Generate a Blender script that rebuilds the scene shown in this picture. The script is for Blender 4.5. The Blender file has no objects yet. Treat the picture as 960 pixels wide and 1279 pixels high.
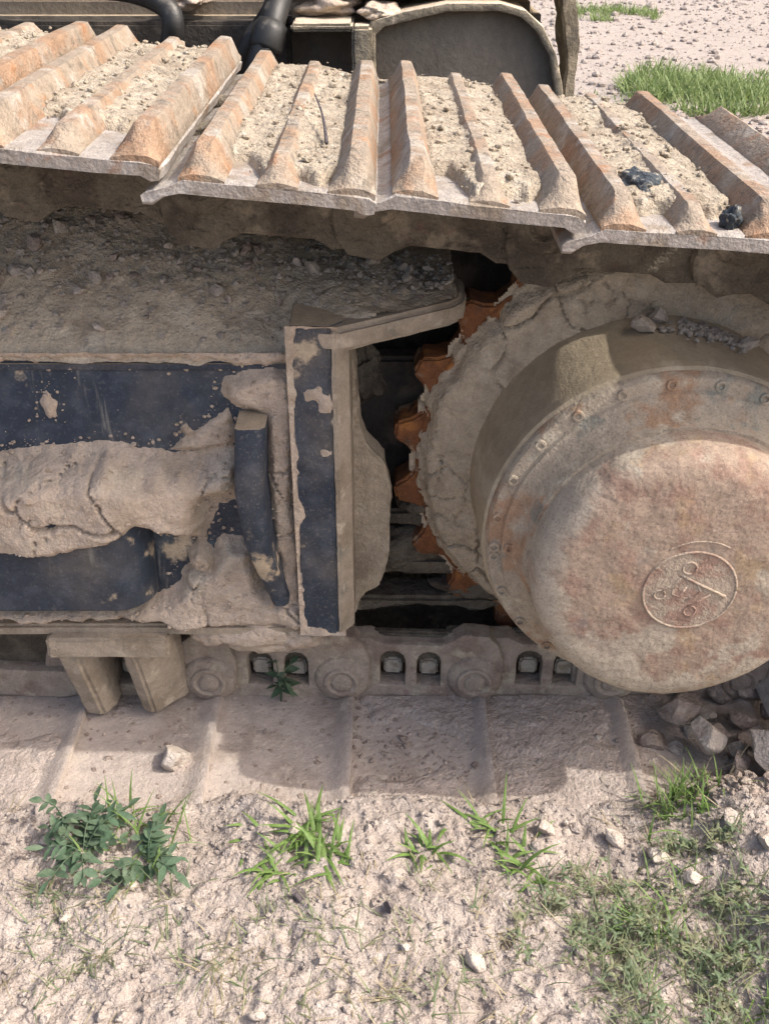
import bpy, bmesh, math, random
import numpy as np
from mathutils import Matrix, Vector, Euler

S = bpy.context.scene
COL = S.collection
R = math.radians
PI = math.pi

# ------------------------------------------------------------------ camera
cam_d = bpy.data.cameras.new('camera')
cam = bpy.data.objects.new('camera', cam_d); COL.objects.link(cam)
cam.location = (0, -.94, 1.05)
cam.rotation_euler = (R(90 - 31.6), 0, 0)
cam_d.sensor_fit = 'VERTICAL'; cam_d.sensor_height = 36; cam_d.lens = 36 * 1300 / 1279
cam_d.clip_start = .02; cam_d.clip_end = 2000
S.camera = cam

# ------------------------------------------------------------------ sky, sun, exposure
SUN = Vector((.66, -.105, .76)).normalized()          # towards the sun
W = bpy.data.worlds.new('World'); S.world = W; W.use_nodes = True
wn = W.node_tree; bg = wn.nodes['Background']
sky = wn.nodes.new('ShaderNodeTexSky'); sky.sky_type = 'NISHITA'; sky.sun_disc = False
sky.sun_elevation = math.asin(SUN.z); sky.sun_rotation = math.atan2(SUN.x, SUN.y)
sky.dust_density = 7.0; sky.air_density = 1.0; sky.ozone_density = 1.0
wn.links.new(sky.outputs[0], bg.inputs[0]); bg.inputs[1].default_value = .15
sl = bpy.data.lights.new('sun', 'SUN'); sl.energy = 2.0; sl.angle = R(.6); sl.color = (1, .95, .87)
so = bpy.data.objects.new('sun', sl); COL.objects.link(so)
so.rotation_euler = SUN.to_track_quat('Z', 'Y').to_euler(); so.location = (3, -1, 6)
S.view_settings.view_transform = 'Standard'; S.view_settings.look = 'None'
S.view_settings.exposure = 1.02; S.view_settings.gamma = 1
S.view_settings.use_curve_mapping = False
S.render.engine = 'CYCLES'
S.cycles.use_denoising = True
S.cycles.max_bounces = 6; S.cycles.diffuse_bounces = 4

# ------------------------------------------------------------------ noise helpers
_tab = np.random.RandomState(7).rand(64, 64, 64)
def vn(x, y, z=0.0, seed=0):
    x = np.asarray(x, float) + seed * 7.13; y = np.asarray(y, float) + seed * 3.71; z = np.asarray(z, float) + seed * 1.37
    x, y, z = np.broadcast_arrays(x, y, z)
    xi = np.floor(x).astype(int); yi = np.floor(y).astype(int); zi = np.floor(z).astype(int)
    f = [a - np.floor(a) for a in (x, y, z)]; f = [a * a * (3 - 2 * a) for a in f]
    def t(a, b, c): return _tab[(xi + a) & 63, (yi + b) & 63, (zi + c) & 63]
    x00 = t(0,0,0)*(1-f[0]) + t(1,0,0)*f[0]; x10 = t(0,1,0)*(1-f[0]) + t(1,1,0)*f[0]
    x01 = t(0,0,1)*(1-f[0]) + t(1,0,1)*f[0]; x11 = t(0,1,1)*(1-f[0]) + t(1,1,1)*f[0]
    return ((x00*(1-f[1]) + x10*f[1])*(1-f[2]) + (x01*(1-f[1]) + x11*f[1])*f[2]) * 2 - 1
def fbm(x, y, z=0.0, sc=1.0, oc=4, seed=0, gain=.5):
    r = 0.0; a = 1.0; n = 0.0
    for k in range(oc):
        r = r + a * vn(np.asarray(x)*sc, np.asarray(y)*sc, np.asarray(z)*sc, seed + k*5); n += a; a *= gain; sc *= 2.07
    return r / n
def sstep(a, b, x):
    t = np.clip((x - a) / (b - a), 0, 1); return t * t * (3 - 2 * t)
def sdpoly(px, py, poly):
    """signed distance, positive inside"""
    P = np.array(poly, float); d = np.full(px.shape, 1e9); ins = np.zeros(px.shape, bool)
    for i in range(len(P)):
        a = P[i]; b = P[(i + 1) % len(P)]; e = b - a
        wx = px - a[0]; wy = py - a[1]
        t = np.clip((wx*e[0] + wy*e[1]) / (e @ e + 1e-12), 0, 1)
        d = np.minimum(d, (wx - e[0]*t)**2 + (wy - e[1]*t)**2)
        c = ((a[1] > py) != (b[1] > py))
        with np.errstate(divide='ignore', invalid='ignore'):
            xx = (b[0]-a[0]) * (py - a[1]) / (b[1]-a[1] + 1e-15) + a[0]
        ins ^= c & (px < xx)
    return np.where(ins, 1, -1) * np.sqrt(d)
def cracks(px, py, sp, seed, width):
    """1 on the joints of an irregular cell pattern"""
    rs = np.random.RandomState(seed)
    x0, x1, y0, y1 = px.min()-sp, px.max()+sp, py.min()-sp, py.max()+sp
    gx, gy = np.meshgrid(np.arange(x0, x1, sp), np.arange(y0, y1, sp))
    pts = np.stack([gx.ravel(), gy.ravel()], 1) + (rs.rand(gx.size, 2) - .5) * sp * .95
    wx = px + fbm(px, py, 0, 1/sp*1.5, 3, seed) * sp * .35
    wy = py + fbm(px, py, 3.3, 1/sp*1.5, 3, seed) * sp * .35
    f1 = np.full(px.shape, 1e9); f2 = np.full(px.shape, 1e9)
    for p in pts:
        d = np.hypot(wx - p[0], wy - p[1])
        f2 = np.minimum(f2, np.maximum(f1, d)); f1 = np.minimum(f1, d)
    return 1 - sstep(0, width, f2 - f1)

# ------------------------------------------------------------------ object helpers
def prop(o, label=None, cat=None, group=None, kind=None):
    if label: o['label'] = label
    if cat: o['category'] = cat
    if group: o['group'] = group
    if kind: o['kind'] = kind
    return o
def link(name, me, mat=None, parent=None):
    o = bpy.data.objects.new(name, me); COL.objects.link(o)
    if mat is not None and me is not None and len(me.materials) == 0: me.materials.append(mat)
    if parent is not None: o.parent = parent
    return o
def npmesh(name, v, f, smooth=True):
    me = bpy.data.meshes.new(name)
    v = np.asarray(v, np.float32).reshape(-1, 3)
    if isinstance(f, np.ndarray):
        k = f.shape[1]; n = len(f)
        me.vertices.add(len(v)); me.vertices.foreach_set('co', v.ravel())
        me.loops.add(n * k); me.loops.foreach_set('vertex_index', f.astype(np.int32).ravel())
        me.polygons.add(n); me.polygons.foreach_set('loop_start', (np.arange(n) * k).astype(np.int32))
        me.update(calc_edges=True)
    else:
        me.from_pydata(v.tolist(), [], f)
    if smooth: me.shade_smooth()
    else: me.shade_flat()
    me.validate(); me.update()
    return me
def gridmesh(name, X, Y, Z, keep=None, smooth=True, flip=False):
    nu, nv = X.shape
    idx = np.arange(nu * nv).reshape(nu, nv)
    q = np.stack([idx[:-1,:-1], idx[1:,:-1], idx[1:,1:], idx[:-1,1:]], -1)
    if keep is not None:
        kq = keep[:-1,:-1] | keep[1:,:-1] | keep[1:,1:] | keep[:-1,1:]
        q = q[kq]
    q = q.reshape(-1, 4)
    if flip: q = q[:, ::-1]
    v = np.stack([X, Y, Z], -1).reshape(-1, 3)
    used = np.unique(q); m = np.full(len(v), -1); m[used] = np.arange(len(used))
    return npmesh(name, v[used], m[q], smooth)
def bev(me, w, seg=2, ang=30):
    bm = bmesh.new(); bm.from_mesh(me)
    bmesh.ops.remove_doubles(bm, verts=bm.verts, dist=1e-6)
    ed = [e for e in bm.edges if len(e.link_faces) == 2 and e.calc_face_angle(0) > R(ang)]
    bmesh.ops.bevel(bm, geom=ed, offset=w, segments=seg, affect='EDGES', clamp_overlap=True)
    bmesh.ops.recalc_face_normals(bm, faces=bm.faces)
    bm.to_mesh(me); bm.free()
    me.shade_smooth(); me.set_sharp_from_angle(angle=R(40)); me.update()
    return me
def rough(me, amp, sc, seed=0, cut=None):
    """cut long edges, then push the surface about a little"""
    if cut:
        bm = bmesh.new(); bm.from_mesh(me)
        for _ in range(6):
            ed = [e for e in bm.edges if e.calc_length() > cut]
            if not ed: break
            bmesh.ops.subdivide_edges(bm, edges=ed, cuts=1, use_grid_fill=True)
        bmesh.ops.triangulate(bm, faces=[f for f in bm.faces if len(f.verts) > 4])
        bm.to_mesh(me); bm.free()
    n = len(me.vertices); v = np.empty(n*3, np.float32); me.vertices.foreach_get('co', v); v = v.reshape(-1, 3)
    nn = np.empty(n*3, np.float32); me.vertex_normals.foreach_get('vector', nn); nn = nn.reshape(-1, 3)
    v = v + nn * (fbm(v[:,0], v[:,1], v[:,2], sc, 4, seed) * amp)[:, None]
    me.vertices.foreach_set('co', v.astype(np.float32).ravel()); me.update()
    return me
def prism(name, plan, lo, hi, axis='y', bevel=0.0, seg=2):
    """polygon extruded along an axis; plan is (x,z) for y, (x,y) for z, (y,z) for x"""
    n = len(plan)
    def P(a, b, h): return (a, h, b) if axis == 'y' else ((a, b, h) if axis == 'z' else (h, a, b))
    v = [P(a, b, lo) for a, b in plan] + [P(a, b, hi) for a, b in plan]
    f = [tuple(range(n)), tuple(range(2*n-1, n-1, -1))] + [(i, i+n, (i+1) % n + n, (i+1) % n) for i in range(n)]
    me = npmesh(name, v, f, False)
    bm = bmesh.new(); bm.from_mesh(me); bmesh.ops.recalc_face_normals(bm, faces=bm.faces); bm.to_mesh(me); bm.free()
    if bevel: bev(me, bevel, seg)
    return me
def box(name, x0, x1, y0, y1, z0, z1, bevel=.003):
    return prism(name, [(x0, z0), (x1, z0), (x1, z1), (x0, z1)], y0, y1, 'y', bevel)
def plate(name, outline, holes, y0, y1, bevel=.002):
    """flat plate in the x-z plane with holes, y0..y1"""
    cu = bpy.data.curves.new(name, 'CURVE'); cu.dimensions = '2D'; cu.fill_mode = 'BOTH'
    cu.extrude = max((y1 - y0) / 2 - bevel, 1e-4); cu.bevel_depth = bevel; cu.bevel_resolution = 1; cu.offset = -bevel
    for pts in [outline] + list(holes):
        s = cu.splines.new('POLY'); s.points.add(len(pts) - 1); s.use_cyclic_u = True
        for p, (a, b) in zip(s.points, pts): p.co = (a, b, 0, 1)
    o = bpy.data.objects.new(name, cu); COL.objects.link(o)
    bpy.context.view_layer.update()
    me = bpy.data.meshes.new_from_object(o.evaluated_get(bpy.context.evaluated_depsgraph_get()))
    bpy.data.objects.remove(o); bpy.data.curves.remove(cu)
    me.name = name
    me.transform(Matrix(((1,0,0,0), (0,0,-1,(y0+y1)/2), (0,1,0,0), (0,0,0,1))))
    bm = bmesh.new(); bm.from_mesh(me); bmesh.ops.remove_doubles(bm, verts=bm.verts, dist=1e-5)
    bmesh.ops.recalc_face_normals(bm, faces=bm.faces); bm.to_mesh(me); bm.free()
    me.materials.clear(); me.shade_smooth(); me.set_sharp_from_angle(angle=R(40)); me.update()
    return me
def arc(cx, cz, r, a0, a1, n):
    return [(cx + r*math.cos(R(a0 + (a1-a0)*i/n)), cz + r*math.sin(R(a0 + (a1-a0)*i/n))) for i in range(n+1)]
def lathe(name, prof, c, n=96, amp=0, sc=30, seed=0):
    """profile of (radius, y) turned round the y axis through c=(x,z)"""
    P = np.array(prof); a = np.linspace(0, 2*PI, n, endpoint=False)
    rr = P[:, 0][:, None] + 0*a; yy = P[:, 1][:, None] + 0*a
    X = c[0] + rr*np.cos(a); Z = c[1] + rr*np.sin(a); Y = yy
    if amp:
        d = fbm(X, Y, Z, sc, 4, seed) * amp
        X = X + np.cos(a)*d; Z = Z + np.sin(a)*d; Y = Y - d*.6
    m = len(P); v = np.stack([X, Y, Z], -1).reshape(-1, 3)
    f = []
    for i in range(m-1):
        for j in range(n):
            k = (j+1) % n; f.append((i*n+j, i*n+k, (i+1)*n+k, (i+1)*n+j))
    f.append(tuple(range(n))); f.append(tuple((m-1)*n + j for j in range(n)))
    me = npmesh(name, v, f, True)
    bm = bmesh.new(); bm.from_mesh(me); bmesh.ops.recalc_face_normals(bm, faces=bm.faces); bm.to_mesh(me); bm.free()
    me.shade_smooth(); me.set_sharp_from_angle(angle=R(35)); me.update()
    return me
def spline(pts, n=8):
    P = [Vector(p) for p in pts]; P = [P[0]*2 - P[1]] + P + [P[-1]*2 - P[-2]]; out = []
    for i in range(1, len(P)-2):
        for k in range(n):
            t = k/n; a, b, c, d = P[i-1:i+3]
            out.append(.5*((2*b) + (c-a)*t + (2*a-5*b+4*c-d)*t*t + (3*b-a-3*c+d)*t**3))
    out.append(P[-2]); return out
def tube(name, pts, r, n=12, ribs=0):
    P = [Vector(p) for p in pts]; v = []; f = []
    up = Vector((.13, .97, .2))
    for i, p in enumerate(P):
        d = (P[min(i+1, len(P)-1)] - P[max(i-1, 0)]).normalized()
        s = d.cross(up).normalized(); t = s.cross(d)
        rr = (r[i] if isinstance(r, (list, tuple)) else r) * (1 + ribs * (i % 2))
        for k in range(n):
            a = 2*PI*k/n; q = p + s*math.cos(a)*rr + t*math.sin(a)*rr; v.append(tuple(q))
    for i in range(len(P)-1):
        for k in range(n):
            f.append((i*n+k, i*n+(k+1) % n, (i+1)*n+(k+1) % n, (i+1)*n+k))
    f.append(tuple(range(n-1, -1, -1))); f.append(tuple((len(P)-1)*n + k for k in range(n)))
    return npmesh(name, v, f, True)

def scatter(name, pts, label, m, seed, parent=None):
    r_ = np.random.RandomState(seed)
    bm = bmesh.new(); bmesh.ops.create_icosphere(bm, subdivisions=1, radius=1)
    bv = np.array([v.co[:] for v in bm.verts]); bf = np.array([[v.index for v in f.verts] for f in bm.faces]); bm.free()
    n = len(pts); P = np.array(pts)
    V = np.repeat(bv[None], n, 0) * (1 + .5*(r_.rand(n, len(bv), 1) - .5)) * np.stack([r_.uniform(.8, 1.3, n), r_.uniform(.8, 1.2, n), r_.uniform(.55, 1, n)], 1)[:, None]
    a = r_.uniform(0, 6.28, n); c, s_ = np.cos(a)[:, None], np.sin(a)[:, None]
    V = np.stack([V[..., 0]*c - V[..., 1]*s_, V[..., 0]*s_ + V[..., 1]*c, V[..., 2]], -1) * P[:, 3][:, None, None] + P[:, None, :3]
    F = (bf[None] + (np.arange(n)*len(bv))[:, None, None]).reshape(-1, 3)
    o = link(name, npmesh(name, V.reshape(-1, 3), F, False), M[m], parent)
    return prop(o, label, kind='stuff')

def blob(name, c, r, seed, amp=.25, sc=18, sub=4):
    bm = bmesh.new(); bmesh.ops.create_icosphere(bm, subdivisions=sub, radius=1); me = bpy.data.meshes.new(name); bm.to_mesh(me); bm.free()
    n = len(me.vertices); v = np.empty(n*3, np.float32); me.vertices.foreach_get('co', v); v = v.reshape(-1, 3)
    k = 1 + amp*fbm(v[:, 0]+seed, v[:, 1], v[:, 2], 1.6, 5, seed)*2
    v = v*k[:, None]*np.array(r) + np.array(c); me.vertices.foreach_set('co', v.astype(np.float32).ravel()); me.shade_smooth(); me.update(); return me

# ------------------------------------------------------------------ materials
def L(color, scale=10, lo=.5, hi=.6, detail=4, stretch=None, up=None, radial=None, amount=1.0, off=0):
    return dict(color=color, scale=scale, lo=lo, hi=hi, detail=detail, stretch=stretch, up=up, radial=radial, amount=amount, off=off)
def mat(name, base, layers=(), rough=.9, vary=(.75, 1.15), vscale=60, bump=((90, .35), (400, .25)), spec=.25, rough2=None, metal=0):
    m = bpy.data.materials.new(name); m.use_nodes = True
    nt = m.node_tree; N = nt.nodes; K = nt.links.new
    b = N['Principled BSDF']; b.inputs['Roughness'].default_value = rough; b.inputs['Specular IOR Level'].default_value = spec
    b.inputs['Metallic'].default_value = metal
    geo = N.new('ShaderNodeNewGeometry'); pos = geo.outputs['Position']
    def noise(scale, detail=6, stretch=None, off=0, rgh=.6):
        src = pos
        if stretch or off:
            mp = N.new('ShaderNodeMapping'); K(pos, mp.inputs[0])
            if stretch: mp.inputs['Scale'].default_value = stretch
            mp.inputs['Location'].default_value = (off, off*.7, off*.3)
            src = mp.outputs[0]
        n = N.new('ShaderNodeTexNoise'); n.inputs['Scale'].default_value = scale; n.inputs['Detail'].default_value = detail
        n.inputs['Roughness'].default_value = rgh; K(src, n.inputs['Vector']); return n.outputs['Fac']
    def mapr(s, a, c, lo=0, hi=1, smooth=True):
        r = N.new('ShaderNodeMapRange'); r.interpolation_type = 'SMOOTHSTEP' if smooth else 'LINEAR'
        r.inputs[1].default_value = a; r.inputs[2].default_value = c; r.inputs[3].default_value = lo; r.inputs[4].default_value = hi
        K(s, r.inputs[0]); return r.outputs[0]
    def math_(op, a, c):
        k = N.new('ShaderNodeMath'); k.operation = op
        for i, x in enumerate((a, c)):
            if isinstance(x, (int, float)): k.inputs[i].default_value = x
            else: K(x, k.inputs[i])
        return k.outputs[0]
    cur = None
    rgb = N.new('ShaderNodeRGB'); rgb.outputs[0].default_value = (*base, 1); cur = rgb.outputs[0]
    for l in layers:
        nz = noise(l['scale'], l['detail'], l['stretch'], l['off'])
        if l['up']:
            sx = N.new('ShaderNodeSeparateXYZ'); K(geo.outputs['Normal'], sx.inputs[0])
            nz = math_('ADD', nz, math_('MULTIPLY', mapr(sx.outputs[2], l['up'][0], l['up'][1]), l['up'][2]))
        if l['radial']:
            c, r0, r1, amt = l['radial']
            vm = N.new('ShaderNodeVectorMath'); vm.operation = 'DISTANCE'; K(pos, vm.inputs[0]); vm.inputs[1].default_value = c
            nz = math_('ADD', nz, math_('MULTIPLY', mapr(vm.outputs['Value'], r0, r1), amt))
        fac = mapr(nz, l['lo'], l['hi'], 0, l['amount'])
        mx = N.new('ShaderNodeMix'); mx.data_type = 'RGBA'; K(fac, mx.inputs[0]); K(cur, mx.inputs[6])
        mx.inputs[7].default_value = (*l['color'], 1); cur = mx.outputs[2]
    if vary:
        f = mapr(noise(vscale, 5, None, 3.1, .7), .3, .7, vary[0], vary[1], False)
        f2 = mapr(noise(vscale * 7, 2, None, 1.7, .7), .3, .7, 1 - (1 - vary[0]) * .7, 1 + (vary[1] - 1) * .9, False)
        f = math_('MULTIPLY', f, f2)
        mx = N.new('ShaderNodeMix'); mx.data_type = 'RGBA'; mx.blend_type = 'MULTIPLY'; mx.inputs[0].default_value = 1
        K(cur, mx.inputs[6]); cc = N.new('ShaderNodeCombineColor')
        for i in range(3): K(f, cc.inputs[i])
        K(cc.outputs[0], mx.inputs[7]); cur = mx.outputs[2]
    K(cur, b.inputs['Base Color'])
    if bump:
        h = None
        for sc, st in bump:
            k = math_('MULTIPLY', noise(sc, 3, None, 5.5, .65), st * 20 / sc)
            h = k if h is None else math_('ADD', h, k)
        bp_ = N.new('ShaderNodeBump'); bp_.inputs['Strength'].default_value = 1; bp_.inputs['Distance'].default_value = .06
        K(h, bp_.inputs['Height']); K(bp_.outputs[0], b.inputs['Normal'])
    return m
DUST = (.42, .34, .245); DUSTL = (.50, .425, .335)
HUB = (.33, 0.0, .38)
M = {}
M['soil'] = mat('soil', (.365, .312, .278), [L((.295, .247, .217), 10, .5, .72), L((.42, .366, .33), 30, .52, .7), L((.25, .205, .178), 130, .62, .74)], bump=((60, .45), (220, .6), (700, .4)), vary=(.8, 1.13))
M['soil_low'] = mat('soil_low', (.42, .355, .315), [L((.33, .275, .24), 14, .5, .68), L((.48, .42, .375), 40, .54, .7), L((.22, .18, .15), 150, .58, .70)], bump=((90, .5), (260, .6), (700, .3)), vary=(.78, 1.13))
M['mud'] = mat('mud', (.51, .415, .335), [L((.41, .33, .255), 9, .50, .68), L((.55, .465, .37), 22, .52, .68), L((.33, .26, .185), 70, .62, .74)], bump=((60, .3), (220, .45), (700, .4)), vary=(.80, 1.1))
M['mud_top'] = mat('mud_top', (.49, .41, .31), [L((.37, .30, .225), 12, .5, .68), L((.54, .465, .365), 28, .53, .68)], bump=((60, .4), (200, .5), (700, .35)), vary=(.78, 1.12))
M['shoe_dirt'] = mat('shoe_dirt', (.37, .315, .245), [L((.28, .23, .175), 25, .48, .66), L((.44, .39, .32), 45, .54, .7), L((.10, .095, .09), 11, .67, .73, amount=.45)], bump=((90, .6), (260, .6), (800, .3)), vary=(.72, 1.15))
M['shoe'] = mat('shoe', (.34, .305, .275), [L((.25, .205, .16), 18, .5, .65), L((.28, .15, .085), 26, .58, .68, amount=.65), L((.42, .39, .365), 12, .55, .68)], bump=((120, .35), (420, .35)), rough=.65, spec=.35, vary=(.75, 1.12))
M['grouser'] = mat('grouser', (.29, .235, .18), [L((.30, .175, .10), 12, .46, .60, 6, amount=.7), L((.33, .15, .06), 34, .57, .67, amount=.65), L((.36, .315, .265), 17, .53, .64, 6), L((.15, .125, .095), 45, .55, .68, amount=.75)], bump=((120, .4), (420, .4)), rough=.65, spec=.35, vary=(.72, 1.14))
M['shoe_low'] = mat('shoe_low', (.41, .35, .31), [L((.33, .275, .235), 14, .48, .66), L((.45, .385, .33), 30, .55, .7)], bump=((150, .35), (500, .3)), vary=(.82, 1.1))
M['navy'] = mat('navy', (.021, .030, .047), [L((.042, .052, .072), 30, .48, .66, 5), L((.15, .14, .125), 240, .58, .70, 3, amount=.3), L((.10, .13, .14), 16, .60, .72, amount=.4), L(DUST, 6, .46, .76, 5, amount=.22), L(DUST, 10, .62, .68, 6, up=(.2, .9, .35)), L((.20, .19, .175), 55, .60, .68, 4, stretch=(1, 1, .10), amount=.6)], rough=.55, spec=.4, bump=((200, .15), (600, .15)), vary=(.8, 1.2))
M['navy_dusty'] = mat('navy_dusty', (.023, .032, .050), [L((.048, .058, .078), 30, .47, .64, 5), L((.20, .18, .155), 260, .54, .70, 3, amount=.4), L(DUST, 7, .48, .78, 5, amount=.22), L(DUST, 14, .62, .68, 6, up=(.1, .8, .4))], rough=.6, spec=.4, bump=((200, .2), (600, .2)), vary=(.8, 1.2))
M['dusty_steel'] = mat('dusty_steel', (.36, .30, .235), [L((.27, .22, .165), 12, .48, .65), L((.24, .23, .19), 26, .58, .7, amount=.7), L((.45, .38, .30), 40, .55, .7)], bump=((140, .35), (500, .3)), vary=(.82, 1.12))
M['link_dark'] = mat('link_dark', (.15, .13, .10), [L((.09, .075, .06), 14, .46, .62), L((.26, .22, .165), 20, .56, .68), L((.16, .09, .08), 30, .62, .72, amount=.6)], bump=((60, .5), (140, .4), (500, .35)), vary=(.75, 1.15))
M['link'] = mat('link', (.34, .28, .23), [L((.25, .19, .155), 15, .48, .65), L((.42, .36, .28), 34, .54, .68), L((.22, .13, .13), 40, .64, .74, amount=.6)], bump=((140, .4), (500, .35)), vary=(.8, 1.15))
M['drum'] = mat('drum', (.41, .335, .235), [L((.33, .27, .19), 9, .46, .62, stretch=(1, .3, 1)), L((.46, .39, .29), 20, .55, .7, stretch=(1, .3, 1))], bump=((160, .25), (500, .25)), vary=(.84, 1.1))
M['ring'] = mat('ring', (.37, .31, .24), [L((.33, .19, .11), 15, .50, .60, 6, amount=.75), L((.20, .22, .195), 22, .57, .66, 6, amount=.65), L((.47, .41, .32), 26, .54, .66), L((.2, .16, .12), 260, .55, .68, 2, amount=.5)], bump=((150, .35), (500, .3)), vary=(.8, 1.15))
M['hub'] = mat('hub', (.335, .255, .195), [L((.285, .19, .145), 26, .48, .62, 6), L((.37, .265, .15), 22, .55, .66, 6, amount=.5), L((.40, .345, .275), 9, .57, .62, 7, amount=.85), L((.20, .185, .175), 16, .62, .70, amount=.5, off=2), L((.42, .36, .285), 20, .74, .90, 6, radial=((.345, 0.0, .405), .105, .175, .42)), L((.16, .10, .085), 330, .54, .66, 2, amount=.4), L((.47, .40, .33), 420, .60, .70, 2, amount=.35, off=1), L((.16, .12, .11), 60, .66, .69, 5, stretch=(.25, 1, 1.4), amount=.6)], rough=.8, bump=((25, .12), (180, .10), (600, .22)), vary=(.8, 1.15))
M['emblem'] = mat('emblem', (.37, .30, .235), [L((.30, .20, .155), 34, .48, .62), L((.17, .12, .10), 330, .54, .66, 2, amount=.5)], bump=((180, .4), (600, .4)), vary=(.85, 1.15))
M['sprocket'] = mat('sprocket', (.20, .085, .04), [L((.34, .145, .05), 24, .52, .68), L((.10, .06, .042), 35, .54, .66), L((.32, .25, .18), 18, .56, .66)], bump=((140, .4), (500, .3)), vary=(.7, 1.2))
M['dark'] = mat('dark', (.055, .048, .042), [L((.13, .11, .09), 9, .5, .7), L((.03, .03, .03), 14, .55, .7)], bump=((100, .3),), vary=(.8, 1.2))  # near-black tone carries the shade of the machine's hollows
M['body'] = mat('body', (.19, .165, .135), [L((.15, .13, .107), 7, .45, .65, stretch=(1, 1, .25)), L((.20, .175, .14), 30, .58, .74, stretch=(1, 1, .3)), L(DUST, 12, .62, .75, up=(.3, .9, .4))], rough=.85, bump=((120, .25), (500, .2)), vary=(.85, 1.12))
M['body_rim'] = mat('body_rim', (.23, .20, .15), [L((.14, .125, .10), 18, .5, .64), L(DUSTL, 16, .55, .68, up=(.2, .8, .4))], bump=((120, .35), (500, .3)), vary=(.8, 1.15))
M['rubber'] = mat('rubber', (.018, .018, .018), [L((.10, .09, .075), 20, .58, .75, up=(.2, .9, .12))], rough=.5, spec=.5, bump=((300, .1),), vary=(.8, 1.2))
M['steel'] = mat('steel', (.36, .33, .28), [L((.25, .2, .15), 60, .5, .65)], bump=((300, .3),), rough=.6)
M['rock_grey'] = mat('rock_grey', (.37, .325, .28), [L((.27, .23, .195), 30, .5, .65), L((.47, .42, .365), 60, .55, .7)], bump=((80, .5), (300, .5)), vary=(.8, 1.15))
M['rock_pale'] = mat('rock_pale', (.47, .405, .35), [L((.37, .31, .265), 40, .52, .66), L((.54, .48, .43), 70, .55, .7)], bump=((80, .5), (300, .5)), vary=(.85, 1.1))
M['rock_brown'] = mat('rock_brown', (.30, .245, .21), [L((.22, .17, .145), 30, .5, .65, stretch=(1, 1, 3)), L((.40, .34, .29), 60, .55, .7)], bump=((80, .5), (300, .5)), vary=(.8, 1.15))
M['rock_dark'] = mat('rock_dark', (.10, .085, .09), [L((.2, .17, .16), 60, .55, .7)], bump=((100, .5), (400, .4)))
M['tar'] = mat('tar', (.045, .055, .065), [L((.28, .26, .22), 120, .52, .64)], bump=((150, .8), (400, .5)), rough=.7)
def leafmat(name, c1, c2, trans=.35):
    m = mat(name, c1, [L(c2, 35, .45, .6)], rough=.55, spec=.35, bump=None, vary=(.8, 1.2), vscale=40)
    nt = m.node_tree; b = nt.nodes['Principled BSDF']; out = nt.nodes['Material Output']
    tr = nt.nodes.new('ShaderNodeBsdfTranslucent'); ms = nt.nodes.new('ShaderNodeMixShader'); ms.inputs[0].default_value = trans
    src = b.inputs['Base Color'].links[0].from_socket
    nt.links.new(src, tr.inputs[0]); nt.links.new(b.outputs[0], ms.inputs[1]); nt.links.new(tr.outputs[0], ms.inputs[2]); nt.links.new(ms.outputs[0], out.inputs[0])
    return m
M['leaf_cover'] = leafmat('leaf_cover', (.15, .20, .115), (.21, .24, .15))
M['leaf_dark'] = leafmat('leaf_dark', (.09, .15, .09), (.135, .19, .12))
M['grass_lime'] = leafmat('grass_lime', (.14, .23, .06), (.19, .28, .09))
M['grass_grey'] = leafmat('grass_grey', (.165, .205, .11), (.23, .235, .135))
M['grass_bg'] = leafmat('grass_bg', (.16, .23, .075), (.24, .29, .12))
M['straw'] = leafmat('straw', (.34, .29, .19), (.25, .21, .13), .2)
M['stem'] = mat('stem', (.14, .13, .06), bump=None)

# ================================================================== GROUND
def graded(lo, f0, f1, hi, step, grow):
    a = list(np.arange(f0, f1, step)); s = step; x = f1
    b = []
    while x < hi: b.append(x); s *= grow; x += s
    b.append(hi); s = step; x = f0; c = []
    while x > lo: s *= grow; x -= s; c.append(max(x, lo))
    return np.array(sorted(set(c + a + b)))
def ground_z(X, Y):
    far = sstep(.3, 1.5, np.hypot(X, Y - .3) - .6)
    e = .012 * fbm(X, Y*0, 0, 5, 3, 4)
    bank = 1 - sstep(-.012, .062, Y + e*2.0 + .012*fbm(X, Y, 0, 17, 3, 8))                           # soil heaped against the outer edge of the shoes
    z = -.025 + .062 * bank
    z = z + bank * (.020 * fbm(X, Y, 0, 6, 3, 2) + .012 * fbm(X, Y, 0, 22, 4, 9))
    lump = fbm(X, Y, 0, 48, 3, 11)
    zone = .20 + .58*sstep(-.35, .35, fbm(X, Y, 0, 9, 3, 19))
    z = z + (.35 + .65*bank) * zone * (.011 * np.abs(lump) + .0045 * fbm(X, Y, 0, 110, 3, 13) + .003 * np.abs(fbm(X, Y, 0, 210, 2, 17)))
    z = z - bank * .009 * sstep(.2, .6, fbm(X, Y, 0, 30, 3, 31))
    right = sstep(.36, .46, X) * (1 - sstep(.35, .6, Y))
    z = z + right * .035 * (1 + .5*fbm(X, Y, 0, 14, 3, 21))
    zf = .02 * fbm(X, Y, 0, 1.1, 4, 5) + .012 * fbm(X, Y, 0, 6, 4, 6)
    return np.where(Y > .62, z*(1-far) + (zf - .01)*far, z * (1 - sstep(1, 4, np.hypot(X, Y))) )
gx = graded(-400, -.62, .62, 400, .0026, 1.10)
gy1 = list(np.arange(-.42, .16, .0026)); 
yy = -.42; s = .0026; lowr = []
while yy > -400: s *= 1.12; yy -= s; lowr.append(yy)
yy = .16; s = .0026; hir = []
while yy < 400:
    s = min(s*1.06, .035) if yy < 11 else s*1.15
    yy += s; hir.append(yy)
gy = np.array(sorted(lowr + gy1 + hir))
GX, GY = np.meshgrid(gx, gy, indexing='ij')
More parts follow.
